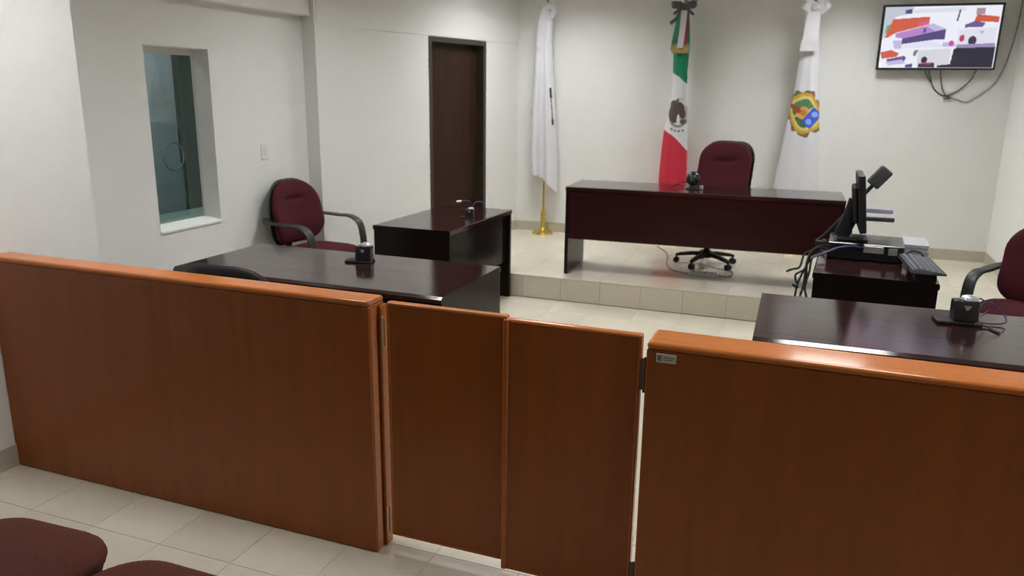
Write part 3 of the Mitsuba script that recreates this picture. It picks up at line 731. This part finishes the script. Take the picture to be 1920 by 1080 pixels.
lab('television__screen', 'lit screen with four camera views of a room')
lab('television', 'flat television high on the back wall showing four camera views', 'television')
def yw(x, off=.012): return yb(x) - off
cable('television_cable', [[[2.330, yw(2.33, .05), 1.945], [2.345, yw(2.34, .03), 1.90], [2.385, yw(2.38), 1.80], [2.44, yw(2.44), 1.742], [2.504, yw(2.5), 1.722], [2.60, yw(2.6), 1.77], [2.68, yw(2.68, .03), 1.86], [2.712, yw(2.7, .05), 1.945]]], 'dark_grey', 'dark cable drooping in a loop below the television', .0055)
cable('television_cable_001', [[[2.425, yw(2.42, .05), 1.945], [2.434, yw(2.43, .03), 1.90], [2.455, yw(2.45, .028), 1.80], [2.50, yw(2.5, .028), 1.72], [2.545, yw(2.54, .028), 1.702], [2.48, yw(2.48, .028), 1.695]],
      [[2.30, yw(2.3, .05), 1.945], [2.31, yw(2.31, .04), 1.91], [2.36, yw(2.36, .028), 1.84]]], 'dark_grey', 'dark cable hanging straight down below the middle of the television', .005)
cable('wall_cable', [[[2.48, yw(2.48, .016), 1.698], [2.56, yw(2.56), 1.70], [2.664, yw(2.66), 1.668], [2.72, yw(2.72), 1.69], [2.80, yw(2.8), 1.755], [2.88, yw(2.88), 1.84], [2.935, yw(2.93), 1.97], [2.965, yw(2.96), 2.14], [2.985, yw(2.98), 2.30], [2.995, yw(2.99), 2.50], [2.995, yw(2.99), 2.75]]], 'mid_grey', 'thin grey cable climbing the wall to the right of the television', .0045)

# ------------------------------------------------------------------ flags
def drape(levels, yc, depth, folds, seed, colour, nt=150, nz=190, hem=None, twist=0.0, fold_amp=.16):
    """Gathered cloth hanging on a pole: closed folded outline at every height. levels: (z, x left, x right) from top down. colour(X, Z, front) -> rgb."""
    lv = np.array(sorted(levels, key=lambda a: -a[0]), float)
    zt, zb = lv[0, 0], lv[-1, 0]
    zz = np.linspace(zt, zb, nz); t = np.linspace(0, 2 * math.pi, nt, endpoint=False)
    xl = np.interp(-zz, -lv[:, 0], lv[:, 1]); xr = np.interp(-zz, -lv[:, 0], lv[:, 2])
    k = np.ones(7) / 7
    sm_ = lambda a: np.convolve(np.pad(a, 3, 'edge'), k, 'valid')
    xl, xr = sm_(xl), sm_(xr)
    rg = np.random.default_rng(seed); ph = rg.uniform(0, 6.28, 4)
    V_ = []
    for i, z in enumerate(zz):
        q = (zt - z) / (zt - zb); w = (xr[i] - xl[i]) / 2; c = (xr[i] + xl[i]) / 2
        grow = min(1, q * 3 + .25)
        f = 1 + fold_amp * grow * (np.sin(folds * t + ph[0] + twist * q) + .5 * np.sin((folds * 2 + 1) * t + ph[1] - twist * .6 * q))
        x = np.cos(t); y = np.sin(t)
        d = depth * (0.45 + 0.55 * q)
        X = x * (0.9 + 0.1 * f); X = X / np.abs(X).max()
        Y = np.sign(y) * np.abs(y) ** .8 * f
        dz = 0 if hem is None else hem(X, np.sign(-y), q)
        V_.append(np.stack([c + w * X, yc + d * Y, np.full(nt, z) + dz], 1))
    v = np.array(V_).reshape(-1, 3)
    ii = np.arange(nz * nt).reshape(nz, nt)
    a, b, c2, d2 = ii[:-1].ravel(), np.roll(ii[:-1], -1, 1).ravel(), np.roll(ii[1:], -1, 1).ravel(), ii[1:].ravel()
    f = np.vstack([np.stack([a, d2, c2], 1), np.stack([a, c2, b], 1)])
    n0 = len(v); v = np.vstack([v, v[:nt].mean(0), v[-nt:].mean(0) + [0, 0, .03]])
    top = [[n0, j, (j + 1) % nt] for j in range(nt)]; base = n0 - nt
    bot = [[n0 + 1, base + (j + 1) % nt, base + j] for j in range(nt)]
    m = trimesh.Trimesh(v, np.vstack([f, top, bot]), process=False)
    if m.volume < 0: m.invert()
    front = np.r_[np.tile(np.sin(t) < 0.25, nz), False, False]
    return m, colour(v[:, 0], v[:, 2], front)

def put_cloth(key, m, col, label=None):
    scene[key] = mikit.ply(m, 'mat_cloth', smooth=True, color=np.clip(col, 0, 1))
    if label: lab(key, label)

def flag_pole(key, x, y, ztop, b=1.0):
    put(key + '__base', lathe([[0, 0], [.112, 0], [.116, .006], [.108, .018], [.085, .026], [.055, .034], [.032, .052], [.026, .060], [.026, .22], [.030, .225], [.030, .245], [.022, .252], [.0, .252]], 40), 'brass', M(x, y, SH) @ np.diag([b, b, 1, 1]))
    put(key + '__pole', cyl([x, y, SH + .24], [x, y, ztop - .05], .0125, 16), 'brass')
    put(key + '__finial', lathe([[0, 0], [.014, 0], [.018, .01], [.010, .02], [.020, .05], [.016, .09], [.004, .14], [0, .145]], 16), 'mid_grey', M(x, y, ztop - .05))

WHITE = np.array([.66, .66, .70]); 
def ribbon_loop(pts, w=.05, th=.004):
    return sweep(spline(pts, 8), ovalsec(th, w, 10, 4), up=(0, 0, 1))

# white flag on the left
x1, y1 = -1.298, yb(-1.3) - 0.145
flag_pole('white_flag', x1, y1, 2.66)
lv1 = [(2.57, -1.345, -1.285), (2.50, -1.38, -1.25), (2.42, -1.40, -1.238), (2.21, -1.42, -1.247), (1.83, -1.437, -1.213), (1.56, -1.452, -1.194), (1.05, -1.467, -1.151), (.83, -1.448, -1.147)]
def col1(X, Z, fr):
    c = np.tile(WHITE, (len(X), 1))
    xs = np.interp(-Z, [-1.76, -1.38], [-1.237, -1.200])
    c[fr & (np.abs(X - xs) < .0045) & (Z < 1.68) & (Z > 1.42)] = (.10, .10, .11)
    c[fr & (np.abs(X - xs) < .010) & (Z < 1.755) & (Z > 1.655)] = (.03, .03, .035)
    c[fr & (np.abs(X - xs) < .009) & (Z < 1.435) & (Z > 1.375)] = (.04, .04, .045)
    c[fr & (((X + 1.448) / .012) ** 2 + ((Z - 1.50) / .05) ** 2 < 1)] = (.25, .25, .30)
    c[fr & (((X + 1.386) / .032) ** 2 + ((Z - 2.135) / .035) ** 2 < 1)] = (.58, .58, .62)
    return c
m_, c_ = drape(lv1, y1, .085, 5, 3, col1, hem=lambda X, f, q: -(q ** 6) * (.02 + .16 * np.clip(X, 0, 1)) * (X > -.2))
put_cloth('white_flag__cloth', m_, c_)
mat('bow_cloth', (.66, .66, .70), .7)
put('white_flag__bow', cat(ribbon_loop([[x1, y1 - .04, 2.55], [x1 + .05, y1 - .05, 2.56], [x1 + .085, y1 - .05, 2.52], [x1 + .06, y1 - .05, 2.47], [x1 + .03, y1 - .05, 2.45]], .045)), 'bow_cloth', smooth=50)
lab('white_flag', 'plain white flag on a brass stand by the door, leftmost of the three flags', 'flag')

# tricolour flag in the middle
x2, y2 = 0.118, 5.80
flag_pole('tricolour_flag', x2, y2, 2.57, .75)
lv2 = [(2.52, .075, .150), (2.385, .03, .165), (2.19, .018, .180), (2.10, .026, .178), (1.94, .030, .172), (1.815, .036, .176), (1.585, .028, .197), (1.36, -.024, .207), (1.145, -.040, .221), (.80, -.052, .238), (.52, -.055, .255), (.44, -.05, .25)]
GRN, RED, WH2, MAR = np.array([.010, .165, .085]), np.array([.53, .030, .055]), np.array([.68, .68, .70]), np.array([.15, .018, .028])
def col2(X, Z, fr):
    c = np.tile(WH2, (len(X), 1))
    ge = np.interp(X, [.03, .10, .178], [1.915, 1.875, 1.805])
    re = np.interp(X, [-.03, .02, .06, .10, .15, .225], [1.365, 1.335, 1.312, 1.285, 1.235, 1.15])
    c[Z > ge] = GRN
    c[Z < re] = RED
    n = meshkit.noise(np.stack([X * 90, Z * 90, 0 * X], 1), 5)
    ex, ez = X - .110, Z - 1.535
    e = lambda cx, cz, rx, rz, a=0.0: (((ex - cx) * math.cos(a) + (ez - cz) * math.sin(a)) / rx) ** 2 + ((-(ex - cx) * math.sin(a) + (ez - cz) * math.cos(a)) / rz) ** 2 < 1
    br, lt, gr = np.array([.062, .045, .042]), np.array([.30, .26, .20]), np.array([.22, .24, .20])
    ring = (e(.012, -.02, .100, .135) & ~e(.012, -.02, .078, .108) & (ez < .02))
    c[fr & ring] = gr
    c[fr & e(.058, -.02, .045, .09)] = np.array([.42, .40, .36])
    wing = e(-.030, .0, .064, .112, .10)
    c[fr & wing] = br
    c[fr & e(.012, .035, .050, .060)] = br
    c[fr & e(.030, .0, .040, .07, .5)] = br * 1.1
    c[fr & e(-.005, .105, .016, .035, -.7)] = br * 1.4
    c[fr & e(.028, .118, .022, .018)] = np.array([.50, .48, .46])
    c[fr & e(.012, -.075, .014, .050)] = np.array([.62, .62, .62])
    c[fr & e(.058, -.095, .030, .025)] = br * 1.6
    for k_ in range(4):
        cx = -.046 + k_ * .036
        c[fr & e(cx, -.186 + .012 * abs(k_ - 1.5) - .004 * k_, .013, .012)] = np.array([.16, .15, .15])
    stripes = fr & wing & (np.sin(ex * 420 + ez * 60) > .45)
    c[stripes] = c[stripes] * 1.7
    return c
m_, c_ = drape(lv2, y2, .10, 3, 11, col2, nt=220, nz=420, fold_amp=.10)
put_cloth('tricolour_flag__cloth', m_, c_)
zb2 = 2.545
yf = y2 - .085
put('tricolour_flag__bow', cat(
    ribbon_loop([[x2, yf, zb2 - .02], [x2 - .05, yf - .01, zb2 + .01], [x2 - .115, yf - .01, zb2 + .005], [x2 - .09, yf - .02, zb2 - .02], [x2, yf, zb2 - .03]], .040),
    ribbon_loop([[x2, yf, zb2 - .02], [x2 + .05, yf - .01, zb2 + .008], [x2 + .11, yf - .01, zb2 + .01], [x2 + .09, yf - .02, zb2 - .022], [x2, yf, zb2 - .03]], .040),
    ribbon_loop([[x2, yf, zb2 - .03], [x2 - .05, yf - .01, zb2 - .055], [x2 - .098, yf - .01, zb2 - .09]], .03),
    ribbon_loop([[x2, yf, zb2 - .03], [x2 + .05, yf - .01, zb2 - .06], [x2 + .095, yf - .01, zb2 - .10]], .026),
    ribbon_loop([[x2 - .02, yf, zb2 - .05], [x2 - .07, yf - .01, zb2 - .13], [x2 - .125, yf - .01, zb2 - .175]], .034),
    (lambda s: (s.apply_scale([1.2, .8, 1]), s.apply_translation([x2, yf, zb2 - .03]), s)[2])(trimesh.creation.icosphere(2, .03))), 'dark_grey', smooth=50)
lab('tricolour_flag__bow', 'dark ribbon bow at the pole top')
def band(pts, w, m):
    p = spline(pts, 8); return put('tricolour_flag__ribbon', sweep(p, ovalsec(w, .006, 12, 4), up=(0, 1, 0)), m, smooth=50)
mat('ribbon_green', GRN * .75, .6); mat('ribbon_white', (.62, .60, .60), .6); mat('ribbon_maroon', MAR, .6); mat('fringe_gold', (.42, .29, .07), .5)
lab(band([[x2 - .025, yf - .002, 2.47], [x2 - .045, yf - .01, 2.36], [x2 - .068, yf - .01, 2.25], [x2 - .085, yf - .008, 2.12]], .052, 'ribbon_green'), 'green ribbon tail')
lab(band([[x2 + .002, yf - .004, 2.49], [x2 + .0, yf - .016, 2.36], [x2 - .008, yf - .016, 2.25], [x2 - .018, yf - .012, 2.14]], .058, 'ribbon_white'), 'white ribbon tail')
lab(band([[x2 + .026, yf - .002, 2.50], [x2 + .036, yf - .01, 2.36], [x2 + .032, yf - .01, 2.25], [x2 + .026, yf - .008, 2.12]], .036, 'ribbon_maroon'), 'maroon ribbon tail')
fringe = []
for i in range(36):
    a = x2 - .098 + i * .0047
    fringe.append(cyl([a, yf - .010 - .004 * math.sin(i), 2.155 + .03 * math.sin(i * .25)], [a + .002 * math.sin(i * 2.1), yf - .012, 2.095 + .006 * math.sin(i * 1.3)], .0030, 5))
put('tricolour_flag__fringe', cat(*fringe), 'fringe_gold'); labels['tricolour_flag__fringe'] = {'label': 'gold fringe', 'kind': 'stuff'}
lab('tricolour_flag', 'green, white and red flag with a brown eagle emblem, middle of the three flags', 'flag')

# white flag with coloured crest
x3, y3 = 1.300, 5.80
flag_pole('crest_flag', x3, y3, 2.57, .75)
lv3 = [(2.52, 1.25, 1.34), (2.445, 1.230, 1.352), (2.20, 1.208, 1.368), (2.085, 1.206, 1.376), (1.752, 1.184, 1.410), (1.41, 1.143, 1.447), (.84, 1.080, 1.494), (.50, 1.066, 1.525), (.44, 1.07, 1.52)]
def col3(X, Z, fr):
    c = np.tile(WHITE, (len(X), 1))
    # crest axes: long axis leaning to the right at the bottom
    a = math.radians(25)
    dx_, dz_ = X - 1.298, Z - 1.545
    q_ = -dx_ * math.sin(a) + dz_ * math.cos(a)
    p_ = dx_ * math.cos(a) + dz_ * math.sin(a)
    an = np.arctan2(q_, p_)
    se = (np.abs(p_ / .150) ** 3.2 + np.abs(q_ / .205) ** 3.2) ** (1 / 3.2)
    wob = 1 + .07 * np.sin(an * 9) + .04 * np.sin(an * 17 + 1)
    dark = se < 1.0 * wob
    c[fr & dark] = (.20, .11, .055)
    s1 = fr & dark & (np.sin(an * 11 + 2) > .35); c[s1] = (.09, .13, .06)
    c[fr & (se < .90)] = (.56, .34, .055)
    c[fr & (se < .76)] = (.66, .55, .17)
    c[fr & (se < .66)] = (.60, .50, .22)
    inn = fr & (se < .62)
    c[inn & (q_ > .02)] = (.075, .19, .095)
    c[inn & (q_ < -.0) & (p_ < -.01)] = (.045, .12, .03)
    c[fr & (np.hypot(p_ + .012, q_ - .012) < .058)] = (.62, .32, .09)
    c[fr & (np.hypot(p_ + .010, q_ - .012) < .026)] = (.44, .20, .04)
    # lower-right quarter, turned with the crest
    bx_, bz_ = X - 1.366, Z - 1.502
    bp2 = bx_ * math.cos(.95) + bz_ * math.sin(.95); bq2 = -bx_ * math.sin(.95) + bz_ * math.cos(.95)
    blue = fr & (np.abs(bp2) < .086) & (np.abs(bq2) < .053)
    c[blue] = (.055, .105, .60)
    for o_ in (-.042, .042):
        c[blue & (((bp2 - o_) / .025) ** 2 + ((bq2) / .030) ** 2 < 1)] = (.22, .38, .85)
    cx_, cz_ = X - 1.205, Z - 1.595
    rp = cx_ * math.cos(-.62) + cz_ * math.sin(-.62); rq = -cx_ * math.sin(-.62) + cz_ * math.cos(-.62)
    c[fr & (np.abs(rp - .012) < .058) & (np.abs(rq) < .017)] = (.30, .075, .035)
    c[fr & (np.abs(rp - .03) < .017) & (np.abs(rq) < .042)] = (.30, .075, .035)
    return c
m_, c_ = drape(lv3, y3, .11, 3, 21, col3, nt=220, nz=380, fold_amp=.10)
put_cloth('crest_flag__cloth', m_, c_)
yf3 = y3 - .09
bow3 = [ribbon_loop([[x3, yf3, 2.49], [x3 - .05, yf3 - .02, 2.53], [x3 - .105, yf3 - .02, 2.55], [x3 - .085, yf3 - .03, 2.50], [x3, yf3, 2.47]], .07),
        ribbon_loop([[x3, yf3, 2.49], [x3 + .05, yf3 - .02, 2.53], [x3 + .105, yf3 - .02, 2.55], [x3 + .09, yf3 - .03, 2.49], [x3, yf3, 2.47]], .07),
        ribbon_loop([[x3 + .02, yf3, 2.49], [x3 + .06, yf3 - .02, 2.46], [x3 + .075, yf3 - .02, 2.43]], .05),
        (lambda s: (s.apply_scale([1.3, .8, 1]), s.apply_translation([x3, yf3, 2.485]), s)[2])(trimesh.creation.icosphere(2, .04))]
mat('white_ribbon', (.66, .66, .69), .6)
put('crest_flag__bow', cat(*bow3), 'white_ribbon', smooth=50)
put('crest_flag__ribbon', sweep(spline([[x3 - .01, yf3 - .012, 2.47], [x3 - .012, yf3 - .020, 2.33], [x3 - .02, yf3 - .020, 2.20]], 8), ovalsec(.125, .006, 12, 4), up=(0, 1, 0)), 'white_ribbon', smooth=50)
fr3 = []
for i in range(36):
    a_ = x3 - .090 + i * .0043
    fr3.append(cyl([a_, yf3 - .020 - .003 * math.sin(i), 2.205], [a_ - .008, yf3 - .024, 2.105 + .006 * math.sin(i * 1.7)], .0028, 5))
put('crest_flag__fringe', cat(*fr3), 'white_ribbon'); labels['crest_flag__fringe'] = {'label': 'white fringe', 'kind': 'stuff'}
lab('crest_flag', 'white flag with a gold, green and blue crest, rightmost of the three flags', 'flag')

# ------------------------------------------------------------------ groups of repeats
for keys, group in ((['swivel_armchair', 'swivel_armchair_001', 'swivel_armchair_002', 'swivel_armchair_003'], 'burgundy swivel armchairs'),
                    (['visitor_chair', 'visitor_chair_001'], 'brown visitor chairs'),
                    (['desk_microphone', 'desk_microphone_001', 'desk_microphone_002'], 'desk microphones'),
                    (['counsel_table', 'counsel_table_001'], 'long mahogany tables behind the bar'),
                    (['bar_panel', 'bar_panel_001'], 'panels of the wooden bar'), (['swing_gate', 'swing_gate_001'], 'gate leaves of the wooden bar'),
                    (['white_flag', 'tricolour_flag', 'crest_flag'], 'flags behind the dais desk'),
                    (['television_cable', 'television_cable_001'], 'cables below the television')):
    for k_ in keys: labels[k_]['group'] = group
